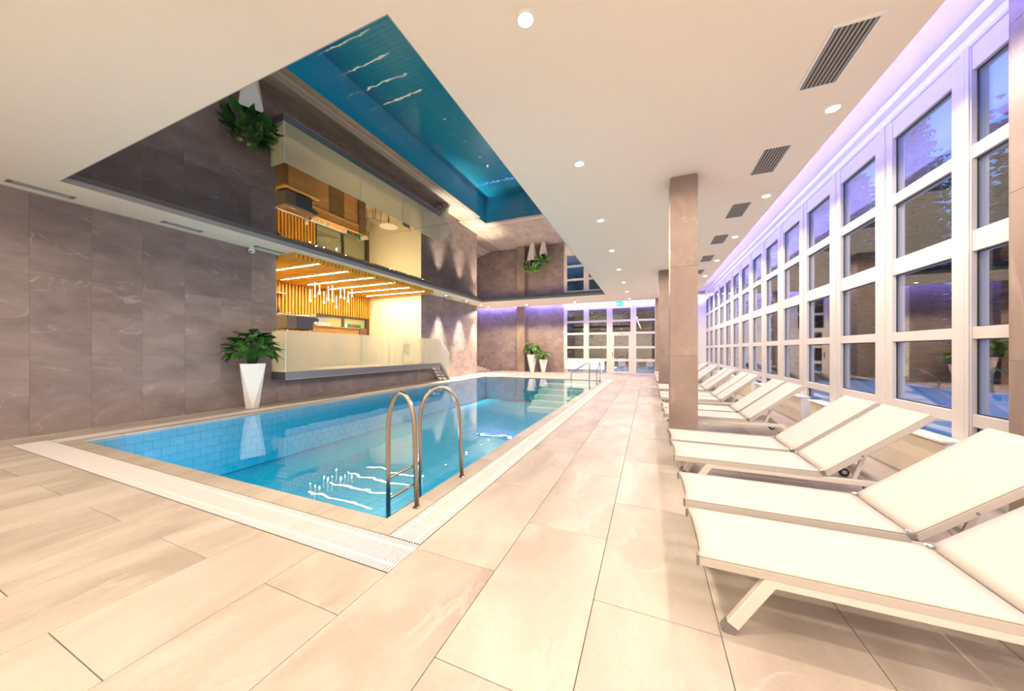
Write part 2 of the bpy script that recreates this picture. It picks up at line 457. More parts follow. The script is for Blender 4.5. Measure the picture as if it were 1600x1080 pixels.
# ------------------------------------------------------------------ pool
pool = MB()
ZP = -1.15
pool.box(PX0 - 0.2, PX1 + 0.2, PY0 - 0.2, PY1 + 0.2, ZP - 0.2, ZP - 0.01)
pool.box(PX0 - 0.2, PX0 - 0.01, PY0 - 0.2, PY1 + 0.2, ZP - 0.01, -0.03)
pool.box(PX1 + 0.01, PX1 + 0.2, PY0 - 0.2, PY1 + 0.2, ZP - 0.01, -0.03)
pool.box(PX0 - 0.01, PX1 + 0.01, PY0 - 0.2, PY0 - 0.01, ZP - 0.01, -0.03)
pool.box(PX0 - 0.01, PX1 + 0.01, PY1 + 0.01, PY1 + 0.2, ZP - 0.01, -0.03)
pool = pool.build('pool_basin', M['pool_grout']); tag(pool, kind='structure')
# tiles on the pool floor: the nearest are single pieces, the rest one sheet of pieces
tw, tl = 0.2485, 0.1245
cells = []
nx = int(round((PX1 - PX0) / tw)); ny = int(round((PY1 - PY0) / tl))
tw = (PX1 - PX0) / nx; tl = (PY1 - PY0) / ny
for i in range(nx):
    for j in range(ny):
        cx, cy = PX0 + (i + .5) * tw, PY0 + (j + .5) * tl
        d = math.hypot(cx + 0.3, cy)
        vis = cy > PY0 + 0.55           # hidden below the near pool wall otherwise
        cells.append((d if vis else d + 100, i, j))
cells.sort()
rest = MB()
for n, (d, i, j) in enumerate(cells):
    r = (PX0 + i*tw + .003, PX0 + (i+1)*tw - .003, PY0 + j*tl + .003, PY0 + (j+1)*tl - .003)
    if n < 300: tile('pool_floor_tile', pool, *r, ZP - 0.01, ZP, M['pool_tile'], bevel=0)
    else: rest.box(*r, ZP - 0.01, ZP)
tag(rest.build('pool_floor_tiling', M['pool_tile'], pool), kind='stuff')
ww, wh = 0.2174, 0.15
rest = MB()
nrow = 7
for j in range(nrow):
    z1 = -0.035 - j * wh * 1.05; z0 = z1 - wh * 1.05
    for i in range(int((PY1 - PY0) / ww)):
        sh = ww / 2 if j % 2 else 0
        a, bb = PY0 + i*ww + sh + .003, min(PY0 + (i+1)*ww + sh - .003, PY1)
        if j < 4: tile('pool_wall_tile', pool, PX0 - .01, PX0, a, bb, z0 + .003, z1 - .003, M['pool_tile'], bevel=0)
        else: rest.box(PX0 - .01, PX0, a, bb, z0 + .003, z1 - .003)
        rest.box(PX1, PX1 + .01, a, bb, z0 + .003, z1 - .003)
    for i in range(int((PX1 - PX0) / ww)):
        a, bb = PX0 + i*ww + .003, PX0 + (i+1)*ww - .003
        rest.box(a, bb, PY1, PY1 + .01, z0 + .003, z1 - .003)
        rest.box(a, bb, PY0 - .01, PY0, z0 + .003, z1 - .003)
tag(rest.build('pool_wall_tiling', M['pool_tile'], pool), kind='stuff')
# submerged steps in the far corner
st = thing('pool_steps', 'pale submerged steps in the pool corner beside the steel handrails', 'steps', (0, 0, ZP))
for k in range(5):
    MB().box(-4.6, PX1 - 0.005, 12.6 + 0.5*k, PY1 - 0.005, 0.0 if k == 0 else 0.19*k + .001, 0.19*(k+1)).build('step', M['pool_step'], st)
# water surface
nxw, nyw = 2, 2
w = MB(); b0 = len(w.v)
w.v += [(PX0, PY0, -0.03), (PX1, PY0, -0.03), (PX1, PY1, -0.03), (PX0, PY1, -0.03)]; w.f.append((0, 1, 2, 3))
water = w.build('pool_water', M['water'])
tag(water, 'calm clear water filling the blue tiled pool', 'water', kind='stuff')

# fill lamps added in the two hidden pool walls to brighten the water
def pool_fill_lamp(x, y, rz, wallname):
    t = thing('pool_fill_lamp', 'added underwater fill lamp set in the tiled pool wall on the %s' % wallname, 'added fill light', (x, y, -.55), rz, 'added underwater fill lamps')
    MB().tube([(0, 0, 0), (-.025, 0, 0)], .13, 20).build('ring', M['chrome'], t)
    MB().tube([(-.025, 0, 0), (-.03, 0, 0)], .11, 20).build('lens', M['lamp_glow'], t)
    l = spot('lamp', (-.06, 0, 0), P_POOL_FILL, t, 170, .3, .08, (.92, .97, 1.0)); l.rotation_euler = (0, math.pi/2, 0)
for y in (3.6, 6.7, 9.8): pool_fill_lamp(PX1, y, 0, 'sun lounger side')
for x in (-3.4, -5.0, -6.6): pool_fill_lamp(x, PY0, -math.pi/2, 'ladder end')

# coping stones
cop = MB()
for r in sub_rect((GX0, GX1, GY0, GY1), (PX0 - .03, PX1 + .03, PY0 - .03, PY1 + .03)):
    cop.box(r[0], r[1], r[2], r[3], -0.05, -0.03)
cop = cop.build('trim_1', M['grout_floor']); tag(cop, kind='structure')
CW = PX0 - GX0
def run(a, b, step):
    n = max(1, round((b - a) / step)); s = (b - a) / n
    return [(a + s*k, a + s*(k+1)) for k in range(n)]
for a, bb in run(PX0, PX1, 0.6):
    tile('coping_stone', cop, a + G, bb - G, GY0, PY0, -0.03, 0.0, M['floor_tile'], bevel=.003)
    tile('coping_stone', cop, a + G, bb - G, PY1, GY1, -0.03, 0.0, M['floor_tile'], bevel=.003)
for a, bb in run(GY0, GY1, 0.6):
    tile('coping_stone', cop, GX0, PX0 - .001, a + G, bb - G, -0.03, 0.0, M['floor_tile'], bevel=.003)
    tile('coping_stone', cop, PX1 + .001, GX1, a + G, bb - G, -0.03, 0.0, M['floor_tile'], bevel=.003)

# overflow gratings
def grating(label, along, a0, a1, b0, b1):
    """along: 'x' or 'y' is the length direction; a = length range, b = width range"""
    t = thing('drain_grate', label, 'grating', ((a0+a1)/2, (b0+b1)/2, -0.012) if along == 'x' else ((b0+b1)/2, (a0+a1)/2, -0.012))
    L, W = (a1 - a0)/2, (b1 - b0)/2
    def bx(m, p0, p1, q0, q1, z0, z1):
        if along == 'x': m.box(p0, p1, q0, q1, z0, z1)
        else: m.box(q0, q1, p0, p1, z0, z1)
    m = MB(); bx(m, -L, L, -W, W, -0.02, -0.012); m.build('channel', M['channel'], t)
    m = MB(); pitch = 0.023; n = int(2*L/pitch)
    for k in range(n):
        p = -L + (k + .5) * (2*L/n)
        bx(m, p - .0055, p + .0055, -W + .004, W - .004, -0.010, 0.012)
    tag(m.build('slats', M['grate'], t), kind='stuff')
    for q in (-W*0.55, W*0.55):
        m = MB(); bx(m, -L, L, q - .012, q + .012, -0.008, 0.0125); m.build('rib', M['grate'], t)
    for q in (-W + .002, W - .002):
        m = MB(); bx(m, -L, L, q - .002, q + .002, -0.012, 0.012); m.build('edge_strip', M['channel'], t)
grating('white slatted overflow grating along the short pool edge beside the ladder corner', 'x', HX0, HX1, HY0, GY0)
grating('white slatted overflow grating on the sun lounger side of the pool', 'y', GY0, HY1, GX1, HX1)
grating('white slatted overflow grating between the brown stone wall and the pool', 'y', GY0, HY1, HX0, GX0)
grating('white slatted overflow grating at the pool end by the two far potted plants', 'x', GX0, GX1, GY1, HY1)

# ------------------------------------------------------------------ walls
def wall(name, box_, mat):
    o = MB().box(*box_).build(name, mat); tag(o, kind='structure'); return o
RZ = 1.297
def wall_tiles_x(parent, x, sgn, y0, y1, z0, z1, yorg=1.863, pitch=0.635):
    """tiles on a plane of constant x; sgn = side the tiles stand out to"""
    k0 = math.floor((y0 - yorg) / pitch); k = k0
    while yorg + k*pitch < y1 - 0.01:
        a, bb = max(y0, yorg + k*pitch), min(y1, yorg + (k+1)*pitch)
        for r in range(4):
            c, d = max(z0, r*RZ), min(z1, (r+1)*RZ)
            if d - c < 0.05 or bb - a < 0.02: continue
            xs = (x, x + .012) if sgn > 0 else (x - .012, x)
            tile('wall_tile', parent, xs[0], xs[1], a + .0006, bb - .0006, c + .0006, d - .0006, M['wall_tile'])
        k += 1
def wall_tiles_y(parent, y, sgn, x0, x1, z0, z1, xorg=0.0, pitch=0.635):
    k = math.floor((x0 - xorg) / pitch)
    while xorg + k*pitch < x1 - 0.01:
        a, bb = max(x0, xorg + k*pitch), min(x1, xorg + (k+1)*pitch)
        for r in range(4):
            c, d = max(z0, r*RZ), min(z1, (r+1)*RZ)
            if d - c < 0.05 or bb - a < 0.02: continue
            ys = (y, y + .012) if sgn > 0 else (y - .012, y)
            tile('wall_tile', parent, a + .0006, bb - .0006, ys[0], ys[1], c + .0006, d - .0006, M['wall_tile'])
        k += 1
wl = MB()
T = 0.012
wl.box(XL - .3, XL - T, YN, BY0, 0, ZC)
wl.box(XL - .3, XL - T, BY0, BY1, 0, 0.72)
wl.box(XL - .3, XL - T, BY1 + .12, YC, 0, ZC)
wl = wl.build('wall_left', M['grout_wall']); tag(wl, kind='structure')
wall_tiles_x(wl, XL - T, 1, YN, BY0, 0, ZC - .002)
wall_tiles_x(wl, XL - T, 1, BY0, BY1, 0, 0.72)
wall_tiles_x(wl, XL - T, 1, BY1, YC, 0, ZC - .002)
# edge of the left wall at the stair recess, seen end on
wall_tiles_y(wl, YC, 1, XL - .3, XL, 0, ZC - .002)
# recess behind the left wall, far wall
wr = wall('wall_recess', (-12.6, -12.3, YC - .8, YF, 0, ZU), M['cream'])
wrn = wall('wall_recess_side', (-12.3, XL - .3, BY1 + .12, BY1 + .3, 0, ZU), M['cream'])
XW = -4.86                                     # left end of the far glazing
wf = MB()
wf.box(-12.3, XW, YF + T, YF + .25, 0, ZU)
wf.box(XW, XR + .25, YF + T, YF + .25, 4.0, ZU)
wf.box(0.36, XR + .25, YF + T, YF + .25, 0, 4.0)
wf = wf.build('wall_far', M['white_wall']); tag(wf, kind='structure')
wall_tiles_y(wf, YF + T, -1, -12.3, XW, 0, ZU, xorg=-7.36, pitch=0.845)
# stone pilaster on the far wall
def clad_column(name, label, x0, x1, y0, y1, ztop):
    t = thing(name, label, 'column', ((x0+x1)/2, (y0+y1)/2, 0))
    hx, hy = (x1 - x0)/2, (y1 - y0)/2
    MB().box(-hx + T, hx - T, -hy + T, hy - T, 0, ztop).build('core', M['grout_wall'], t)
    for r in range(4):
        c, d = r*RZ, min(ztop, (r+1)*RZ)
        if d - c < .05: continue
        for q in (-1, 1):
            tile('cladding_tile', t, -hx, hx, q*hy - (T if q > 0 else 0), q*hy + (T if q < 0 else 0), c + .001, d - .001, M['column_tile'])
            tile('cladding_tile', t, q*hx - (T if q > 0 else 0), q*hx + (T if q < 0 else 0), -hy + T, hy - T, c + .001, d - .001, M['column_tile'])
    return t
clad_column('stone_pilaster', 'slim stone clad pilaster on the far wall behind the two potted plants', -7.88, -7.36, YF - .30, YF - .001, ZU)
clad_column('stone_column', 'stone clad column standing at the foot of the fourth sun lounger', 0.292, 0.648, 5.335, 5.73, ZC)
clad_column('stone_column', 'stone clad column between the middle and the last sun loungers', 0.292, 0.648, 11.42, 11.80, ZC)
clad_column('stone_column', 'stone clad column next to the far glazed wall', 0.292, 0.648, 17.45, 17.84, ZC)
clad_column('stone_pilaster', 'stone clad pilaster against the window wall beside the nearest loungers', 2.58, XR - .036, 3.22, 3.835, ZU)
# right wall: solid part near the viewer, band above the glazing
wrt = MB()
wrt.box(XR, XR + .25, YN, 2.155, 0, ZU)
wrt.box(XR, XR + .25, 2.155, YF, 4.235, ZU)
wrt = wrt.build('wall_right', M['white_wall']); tag(wrt, kind='structure')
tr = MB().box(XR - .09, XR, YN, YF, 4.37, 4.46).build('trim_2', M['white_wall'], bevel=.008); tag(tr, kind='structure')
tr = MB().box(XR - .03, XR, YN, YF, 4.225, 4.26).build('trim_3', M['frame']); tag(tr, kind='structure')
wall('wall_near', (-12.6, XR + .25, YN - .2, YN, 0, ZU), M['white_wall'])

# ------------------------------------------------------------------ ceiling
ce = MB()
ZT = 4.06
for r in sub_rect((-12.3, CEX, YN, CEY), (MX0, MX1, MY0, MY1)):
    ce.box(r[0], r[1], r[2], r[3], ZC, ZT)
ceiling = ce.build('ceiling', M['ceiling']); tag(ceiling, kind='structure')
cu = MB().box(-12.6, XR + .25, YN - .2, YF + .25, ZU, ZU + .15).build('ceiling_upper', M['ceiling']); tag(cu, kind='structure')
cb = MB(); cb.box(1.62, 1.66, YN, CEY - .3, ZT, ZU); cb.box(-12.3, 1.66, CEY - .34, CEY - .3, ZT, ZU)  # unseen boards added to keep the LED light inside the cove
cb = cb.build('ceiling_light_baffle', M['ceiling']); tag(cb, kind='structure')
# grey reveal strips round the recess
rv = MB()
rv.box(MX0, MX0 + .012, MY0, MY1, ZC + .004, ZT - .02); rv.box(MX1 - .012, MX1, MY0, MY1, ZC + .004, ZT - .02)
rv.box(MX0, MX1, MY0, MY0 + .012, ZC + .004, ZT - .02); rv.box(MX0, MX1, MY1 - .012, MY1, ZC + .004, ZT - .02)
rv = rv.build('trim_4', M['reveal']); tag(rv, kind='structure')
# glossy black stretched ceiling in two fields
YS = 5.8
mc = thing('mirror_ceiling', 'black high gloss ceiling field mirroring the pool, recessed above it', 'mirror', ((MX0+MX1)/2, YS, ZT - .03))
hw = (MX1 - MX0)/2 - .012
p1 = MB().box(-hw, hw, MY0 - YS + .012, -.004, 0, .01).build('panel', M['mirror'], mc)
p2 = MB().box(-hw, hw, .004, MY1 - YS - .012, 0, .01).build('panel', M['mirror'], mc)
p1.rotation_euler = (math.radians(0.35), 0, 0)

# LED strips
led = MB().box(1.87, 1.92, YN + .1, CEY - .3, ZT + .01, ZT + .03).build('led_strip', M['led_violet'])
tag(led, 'violet LED strip lying in the ceiling cove along the window wall', 'light strip')
for x0, x1, lb in ((-11.0, -7.92, 'violet LED strip high on the far wall between the stair recess and the pilaster'), (-7.32, XR - .1, 'violet LED strip high on the far wall over the potted plants and glazing')):
    led = MB().box(x0, x1, YF - .24, YF - .20, 4.27, 4.29).build('led_strip', M['led_violet_far'])
    tag(led, lb, 'light strip')
    MB().box(x0, x1, YF - .25, YF - .012, 4.29, 4.30).build('bracket', M['ceiling'], led)

# ------------------------------------------------------------------ glazing
PITCH, YG0 = 1.195, 4.5475       # first panel starts here
ROWS = [(0.10, 0.66), (0.78, 1.484), (1.597, 2.303), (2.50, 3.175), (3.30, 4.00)]
def window_x(n, y0, slim=None):
    """glazed panel in the plane x = XR"""
    w = thing('window_%d' % n, None, None, (XR, y0, 0)); tag(w, kind='structure')
    W = PITCH; s = 0.163
    e2 = W - (slim or s)
    for a, bb in ((0.004, s), (e2, W - .004)):
        MB().box(-.02, .10, a, bb, 0, 4.235).build('stile', M['frame'], w, bevel=.004)
    MB().box(-.032, -.02, W - .045, W - .001, 0, 4.235).build('cover_strip', M['frame'], w)
    MB().box(-.032, -.02, .001, .045, 0, 4.235).build('cover_strip', M['frame'], w)
    zs = [0.0] + [z for r in ROWS for z in r] + [4.235]
    for k in range(0, len(zs), 2):
        MB().box(-.012, .10, s, e2, zs[k], zs[k+1]).build('transom', M['frame'], w, bevel=.004)
    for (z0, z1) in ROWS:
        MB().box(.035, .045, s, e2, z0, z1).build('pane', M['glass'], w)
        g = MB(); e = .008
        g.box(.02, .03, s, s + e, z0, z1); g.box(.02, .03, e2 - e, e2, z0, z1)
        g.box(.02, .03, s + e, e2 - e, z0, z0 + e); g.box(.02, .03, s + e, e2 - e, z1 - e, z1)
        g.build('gasket', M['gasket'], w)
    return w
proto = window_x(1, YG0)
for k in range(-2, 13):
    if k == 0: continue
    if k == -1:
        window_x(3, YG0 - PITCH, .05); continue
    c = copy_tree(proto); c.location = (XR, YG0 + PITCH*k, 0)
    c.name = 'window_%d' % (k + 4)
# far glazing
FCOL = [(-4.66, -3.64), (-3.33, -2.29), (-1.96, -0.97), (-0.66, 0.31)]
FROW = [(0.06, 0.72), (0.87, 1.476), (1.604, 2.304), (2.432, 3.04), (3.15, 3.81)]
xs_edges = [XW, -3.485, -2.125, -0.815, 0.36]
for i, (g0, g1) in enumerate(FCOL):
    w = thing('window_%d' % (17 + i), None, None, (xs_edges[i], YF, 0)) if i != 2 else thing('door_1', None, None, (xs_edges[i], YF, 0))
    tag(w, kind='structure')
    o = xs_edges[i]; W = xs_edges[i+1] - o; a, bb = g0 - o, g1 - o
    MB().box(0.002, a, -.02, .1, 0, 4.0).build('stile', M['frame'], w, bevel=.004)
    MB().box(bb, W - .002, -.02, .1, 0, 4.0).build('stile', M['frame'], w, bevel=.004)
    rows = FROW
    zs = [0.0] + [z for r in rows for z in r] + [4.0]
    for k in range(0, len(zs), 2):
        MB().box(a, bb, -.012, .1, zs[k], zs[k+1]).build('transom', M['frame'], w, bevel=.004)
    for r, (z0, z1) in enumerate(rows):
        if i == 2 and r < 3:
            aa, b2 = a + .11, bb - .11
        else: aa, b2 = a, bb
        MB().box(a, bb, .035, .045, z0, z1).build('pane', M['glass'], w)
    if i == 2:
        lf = MB()
        lf.box(a - .04, a + .09, -.05, -.012, 0.03, 2.36); lf.box(bb - .09, bb + .04, -.05, -.012, 0.03, 2.36)
        lf.box(a + .09, bb - .09, -.05, -.012, 0.03, 0.14); lf.box(a + .09, bb - .09, -.05, -.012, 2.22, 2.36)
        leaf = lf.build('door_leaf', M['frame'], w)
        h = MB(); h.box(a - .012, a + .03, -.065, -.05, 0.98, 1.28); h.bar((a + .01, -.09, 1.16), (a + .14, -.09, 1.16), .02, .02); h.bar((a + .01, -.065, 1.16), (a + .01, -.095, 1.16), .02, .02)
        h.build('handle', M['steel'], leaf)
        MB().box((a+bb)/2 - .12, (a+bb)/2 + .12, -.075, -.05, 2.30, 2.335).build('door_closer', M['grey_plastic'], leaf)

# ------------------------------------------------------------------ convector covers below the windows
def convector(y0, y1, label):
    t = thing('convector_cover', label, 'radiator', (XR - .02, y0, 0), group='convector covers under the windows')
    L = y1 - y0
    MB().box(-.20, -.015, -.015, L + .015, .485, .51).build('sill', M['sill'], t, bevel=.004)
    n = 2
    for k in range(n):
        MB().box(-.17, -.155, k*L/n + .003, (k+1)*L/n - .003, .03, .485).build('front_panel', M['convector'], t)
    MB().box(-.155, -.015, 0, .015, 0, .485).build('end_panel', M['sill'], t)
    MB().box(-.155, -.015, L - .015, L, 0, .485).build('end_panel', M['sill'], t)
    MB().box(-.15, -.03, .015, L - .015, 0, .03).build('plinth', M['sill'], t)
convector(4.50, 7.35, 'cream convector cover with white sill nearest the stone pilaster on the window wall')
convector(7.75, 10.55, 'cream convector cover with white sill between the first and the middle column')
convector(10.95, 13.1, 'short cream convector cover with white sill level with the middle column')
convector(13.5, 16.3, 'cream convector cover with white sill behind the last loungers')
# low white convector in front of the far glazing
t = thing('convector_cover', 'low white convector box standing before the far glazing by the pool handrails', 'radiator', (-4.75, YF - .16, 0))
MB().box(0, 2.35, 0, .12, .22, .76).build('front_panel', M['sill'], t, bevel=.006)
MB().box(0, 2.35, -.01, .13, .76, .785).build('sill', M['sill'], t)
for x in (.15, 2.2): MB().box(x - .02, x + .02, .03, .09, 0, .22).build('leg', M['sill'], t)

# ------------------------------------------------------------------ ceiling fittings
def downlight(x, y, label, power=None, angle=174, group='recessed ceiling downlights', rad=.05, col=WARM, tilt=0.0):
    t = thing('downlight', label, 'ceiling light', (x, y, ZC), group=group)
    MB().lathe([(.075, 0), (.075, -.006), (.058, -.008), (.056, -.002)], n=20).build('ring', M['lamp_ring'], t)
    MB().lathe([(.054, -.0025), (.054, -.005)], n=20).build('lens', M['lamp_glow'], t)
    s = spot('lamp', (0, 0, -.03), P_DOWN if power is None else power, t, angle, 0.25 if angle > 100 else 1.0, rad, col)
    if tilt: s.rotation_euler = (0, tilt, 0)
for k in range(-2, 8):
    y = 2.36 + 2.115 * k
    downlight(-0.872, y, '%s downlight from the far glazing in the row over the walkway beside the pool' % ORD[7 - k])
    downlight(1.785, y, '%s downlight from the far glazing in the row over the sun loungers' % ORD[7 - k])
for x in (-7.4, -5.2, -3.0):  # downlights added out of view to brighten the front floor
    for y in (-0.6, -2.4):
        downlight(x, y, 'added out of view downlight over the open floor before the pool')
for k, y in enumerate((12.9, 14.75, 16.35)):
    downlight(-8.72, y, 'recessed wall washer close to the brown stone wall, %s past the bar' % ORD[k], P_WASH, 50, 'wall washers past the bar', .06, (1.0, .84, .6))
for k, x in enumerate((-8.7, -6.3, -3.6)):
    downlight(x, 17.25, 'downlight in the ceiling strip before the far wall, %s from the brown side wall' % ORD[k], P_DOWN*4.0, 150, group='downlights before the far wall', col=(1.0, .76, .46))
for y in (6.9, 9.0):
    pass
for k in range(-1, 7):
    y0 = 3.37 + 1.69 * k
    t = thing('air_vent', 'grey louvred ceiling vent above the loungers, %s from the far glazing' % ORD[6 - k], 'vent', (1.49, y0 + .33, ZC), group='louvred ceiling vents')
    f = MB(); f.box(-.16, .16, -.36, -.335, -.008, 0); f.box(-.16, .16, .335, .36, -.008, 0); f.box(-.16, -.135, -.335, .335, -.008, 0); f.box(.135, .16, -.335, .335, -.008, 0)
    f.build('frame', M['vent_frame'], t)
    MB().box(-.135, .135, -.335, .335, -.001, -.0005).build('duct', M['vent_dark'], t)
    for q in range(8):
        x = -.118 + q * .0337
        MB().box(x - .009, x + .009, -.335, .335, -.006, -.002).build('louvre', M['vent'], t)
for k, (y0, y1) in enumerate(((1.60, 2.24), (3.30, 3.92), (4.95, 5.62), (12.98, 13.7), (14.6, 15.3))):
    t = thing('slot_diffuser', 'long slot air diffuser along the brown stone wall, %s' % ('third before the bar, farthest from it', 'second before the bar', 'nearest before the bar', 'nearest past the bar', 'second past the bar')[k], 'vent', (-8.86, (y0+y1)/2, ZC), group='slot diffusers along the stone wall')
    L = (y1 - y0)/2
    MB().box(-.085, .085, -L, L, -.004, 0).build('frame', M['slot'], t)
    for q in (-.04, .0, .04):
        MB().box(q - .012, q + .012, -L + .05, L - .05, -.009, -.004).build('blade', M['slot'], t)
    for q in (-1, 1):
        MB().box(-.085, .085, q*L - (.05 if q > 0 else 0), q*L + (.05 if q < 0 else 0), -.006, -.004).build('end_cap', M['grey_plastic'], t)
# security camera
t = thing('security_camera', 'small white dome security camera under the ceiling edge by the bar', 'camera', (-8.98, 4.95, ZC))
MB().lathe([(.05, 0), (.055, -.02), (.05, -.045)], n=18).build('base', M['cam_white'], t, smooth=True)
MB().lathe([(.012, .06), (.05, .045), (.066, .012), (.066, -.02), (.05, -.05), (.012, -.065)], cz=-.10, n=18).build('housing', M['cam_white'], t, smooth=True)
MB().lathe([(.006, -.05), (.026, -.043), (.034, -.03)], cx=.03, cy=-.03, cz=-.10, n=14).build('lens', M['black'], t, smooth=True)
# exit sign under the ceiling before the door
t = thing('exit_sign', 'small glowing green exit sign with white pictogram above the glazed door', 'sign', (-1.52, YF - .32, 3.90))
MB().box(-.20, .20, -.02, .02, 0, .26).build('panel', M['sign_green'], t)
p = MB(); p.prism([(-.15, .10), (-.07, .10), (-.07, .05), (.0, .13), (-.07, .21), (-.07, .16), (-.15, .16)], 'y', -.026, -.02)
p.build('arrow', M['sign_white'], t)
MB().box(.09, .12, -.026, -.02, .03, .23).build('door_mark', M['sign_white'], t)
MB().box(-.01, .01, -.01, .01, .26, ZU - 3.90).build('hanger', M['grey_plastic'], t)

# ------------------------------------------------------------------ bar: shell
ZB = 0.81
bf = MB().box(XB, XL, BY0, BY1, 0.72, ZB).build('floor_bar', M['bar_floor']); tag(bf, kind='structure')
wall('wall_bar_back', (XB - .2, XB, BY0 - .2, BY1 + .2, 0.72, ZC), M['slat_back'])
wall('wall_bar_side', (XB, XL - .3, BY0 - .15, BY0, 0.72, ZC), M['cream'])
wall('wall_bar_end', (XB, XL - .001, BY1, BY1 + .12, 0.72, ZC), M['cream'])
# slatted bar ceiling with light strips
sc_ = thing('slatted_ceiling', 'honey coloured wooden slat ceiling hanging over the bar', 'slat ceiling', (XB, BY0, ZC))
strip_y = [6.36, 7.30, 8.24, 9.17, 10.08, 10.99]
me = MB().box(0, -8.46 - XB, -.024, .024, -.14, -.005).mesh('slat', M['bar_slat'], bevel=.002)
ns = 49
for k in range(ns):
    y = 5.71 + .1215 * k
    if any(abs(y - s) < .064 for s in strip_y): continue
    add('slat', me, sc_, (0, y - BY0, 0))
for k, s in enumerate(strip_y):
    st = thing('light_strip', 'warm linear lamp in the bar ceiling slats, %s from the cream wall' % ORD[5 - k], 'light strip', (XB + .55, s, ZC - .136), group='linear lamps in the bar ceiling')
    L = -8.46 - XB - .55
    MB().box(0, L, -.028, .028, 0, .125).build('housing', M['bar_slat'], st)
    MB().box(0.01, L - .05, -.025, .025, -.004, 0).build('diffuser', M['led_warm'], st)
# wooden slats on the back wall
ws = thing('slatted_wall', 'upright honey coloured wooden slats covering the back wall of the bar', 'slat wall', (XB, BY0, ZB))
HY_0, HY_1 = 8.92, 11.45       # serving hatch range on the back wall
for k in range(49):
    y = BY0 + .07 + .1215 * k
    z0 = 0.0 if y < HY_0 - .03 else 2.02
    zb = z0
    MB().box(0, .09, y - BY0 - .03, y - BY0 + .03, zb, ZC - ZB - .13).build('slat', M['wall_slat'], ws)
# hatch with dark frame
t = thing('serving_hatch', 'dark framed serving hatch with olive back room behind the bar counter', 'hatch', (XB, HY_0, ZB))
W = HY_1 - HY_0
MB().box(.002, .012, 0, W, 0.6, 2.0).build('back_room_wall', M['olive'], t)
f = MB(); f.box(.012, .07, 0, .06, .6, 2.0); f.box(.012, .07, W - .1, W, .6, 2.0); f.box(.012, .07, .06, W - .1, 1.93, 2.0); f.box(.012, .07, W*.47, W*.47 + .1, .6, 1.93)
f.build('frame', M['dark_frame'], t)
for a, bb in ((.06, W*.47), (W*.47 + .1, W - .1)):
    MB().box(.04, .046, a, bb, .6, 1.93).build('pane', M['glass'], t)

# bar slab and balustrade over the deck
XS, YS0, YS1 = -8.587, 5.506, 12.26
sl = MB().box(XL + .002, XS - .02, YS0 + .02, YS1, .62, ZB).build('bar_platform', M['slab_dark'])
tag(sl, 'dark platform edge of the raised bar cantilevered over the pool deck', 'platform')
fa = MB().box(XS - .02, XS, YS0, YS1, .612, ZB - .001).build('fascia', M['slab_face'], sl)
MB().box(XL + .002, XS - .02, YS0, YS0 + .02, .612, ZB - .001).build('fascia', M['slab_dark'], sl)
MB().box(XS, XS + .012, YS0, YS1, .612, .626).build('drip_edge', M['stair_metal'], sl)
bal = thing('glass_balustrade', 'frosted glass balustrade along the raised bar above the pool deck', 'balustrade', (XS, YS0, ZB))
ZG = 1.873 - ZB
edges = [0.0, 2.42, 4.36, 5.70, YS1 - YS0]
for a, bb in zip(edges, edges[1:]):
    MB().box(-.018, -.004, a + .006, bb - .006, .0, ZG).build('glass_panel', M['frosted'], bal)
    MB().box(-.019, -.003, bb - .006, bb + .004, .0, ZG).build('glass_joint', M['glass_edge'], bal)
MB().box(XL - XS + .004, -.022, .004, .018, .0, ZG).build('glass_panel', M['frosted'], bal)
MB().box(-.022, -.002, -.002, .018, .0, ZG).build('corner_joint', M['glass_edge'], bal)
L = YS1 - YS0
MB().prism([(L, ZG), (L + .72, ZG - .62), (L + .72, -ZB + .03), (L, -.05)], 'x', -.018, -.004).build('stair_glass', M['frosted'], bal)
# stairs at the end of the platform
stp = thing('bar_stairs', 'short open flight of steps with grey stringers from the bar platform to the deck', 'stairs', (XS, YS1, 0))
for x, mat in ((-.042, M['slab_dark']), (-.515, M['stair_metal']), (-.28, M['stair_metal'])):
    MB().prism([(.003, ZB + .01), (.12, ZB + .01), (.86, .0), (.58, .0), (.003, .60)], 'x', x - .018, x + .018).build('stringer', mat, stp)
for k in range(4):
    z = .16 * (k + 1); y = .72 - .18 * k
    MB().box(-.53, -.024, max(y - .2, .003), y + .02, z - .03, z).build('tread', M['slab_dark'], stp)
# recess stairs at the far end of the left wall
rs = thing('stone_stairs', 'pale stone steps rising into the recess behind the brown wall', 'stairs', (-9.95, YC + .25, 0))
for k in range(5):
    MB().box(-2.3, -.27*k - .0, .0, 3.05, .08*k, .08*(k+1)).build('step', M['floor_tile'], rs, bevel=.004)

# ------------------------------------------------------------------ bar: furniture
ct = thing('bar_counter', 'long wooden bar counter with a dark end block behind the frosted glass', 'counter', (-10.35, 6.3, ZB))
MB().box(-.38, .74, -.12, .98, 1.09, 1.139).build('worktop', M['counter_wood'], ct, bevel=.004)
MB().box(.0, .70, -.08, .0, .0, 1.09).build('end_panel', M['dark_wood'], ct)
MB().box(.66, .70, .0, .94, .0, 1.09).build('front_panel', M['counter_wood'], ct)
MB().box(-.38, .06, .98, 3.1, 1.09, 1.14).build('worktop', M['counter_wood'], ct, bevel=.004)
MB().box(-.02, .03, .9, 3.1, 1.14, 1.37).build('upstand', M['counter_wood'], ct)
MB().box(-.30, .07, .9, 3.1, 1.37, 1.41).build('raised_shelf', M['counter_wood'], ct, bevel=.004)
MB().box(-.34, .075, 3.1, 3.42, .0, 1.415).build('end_block', M['dark_wood'], ct, bevel=.004)
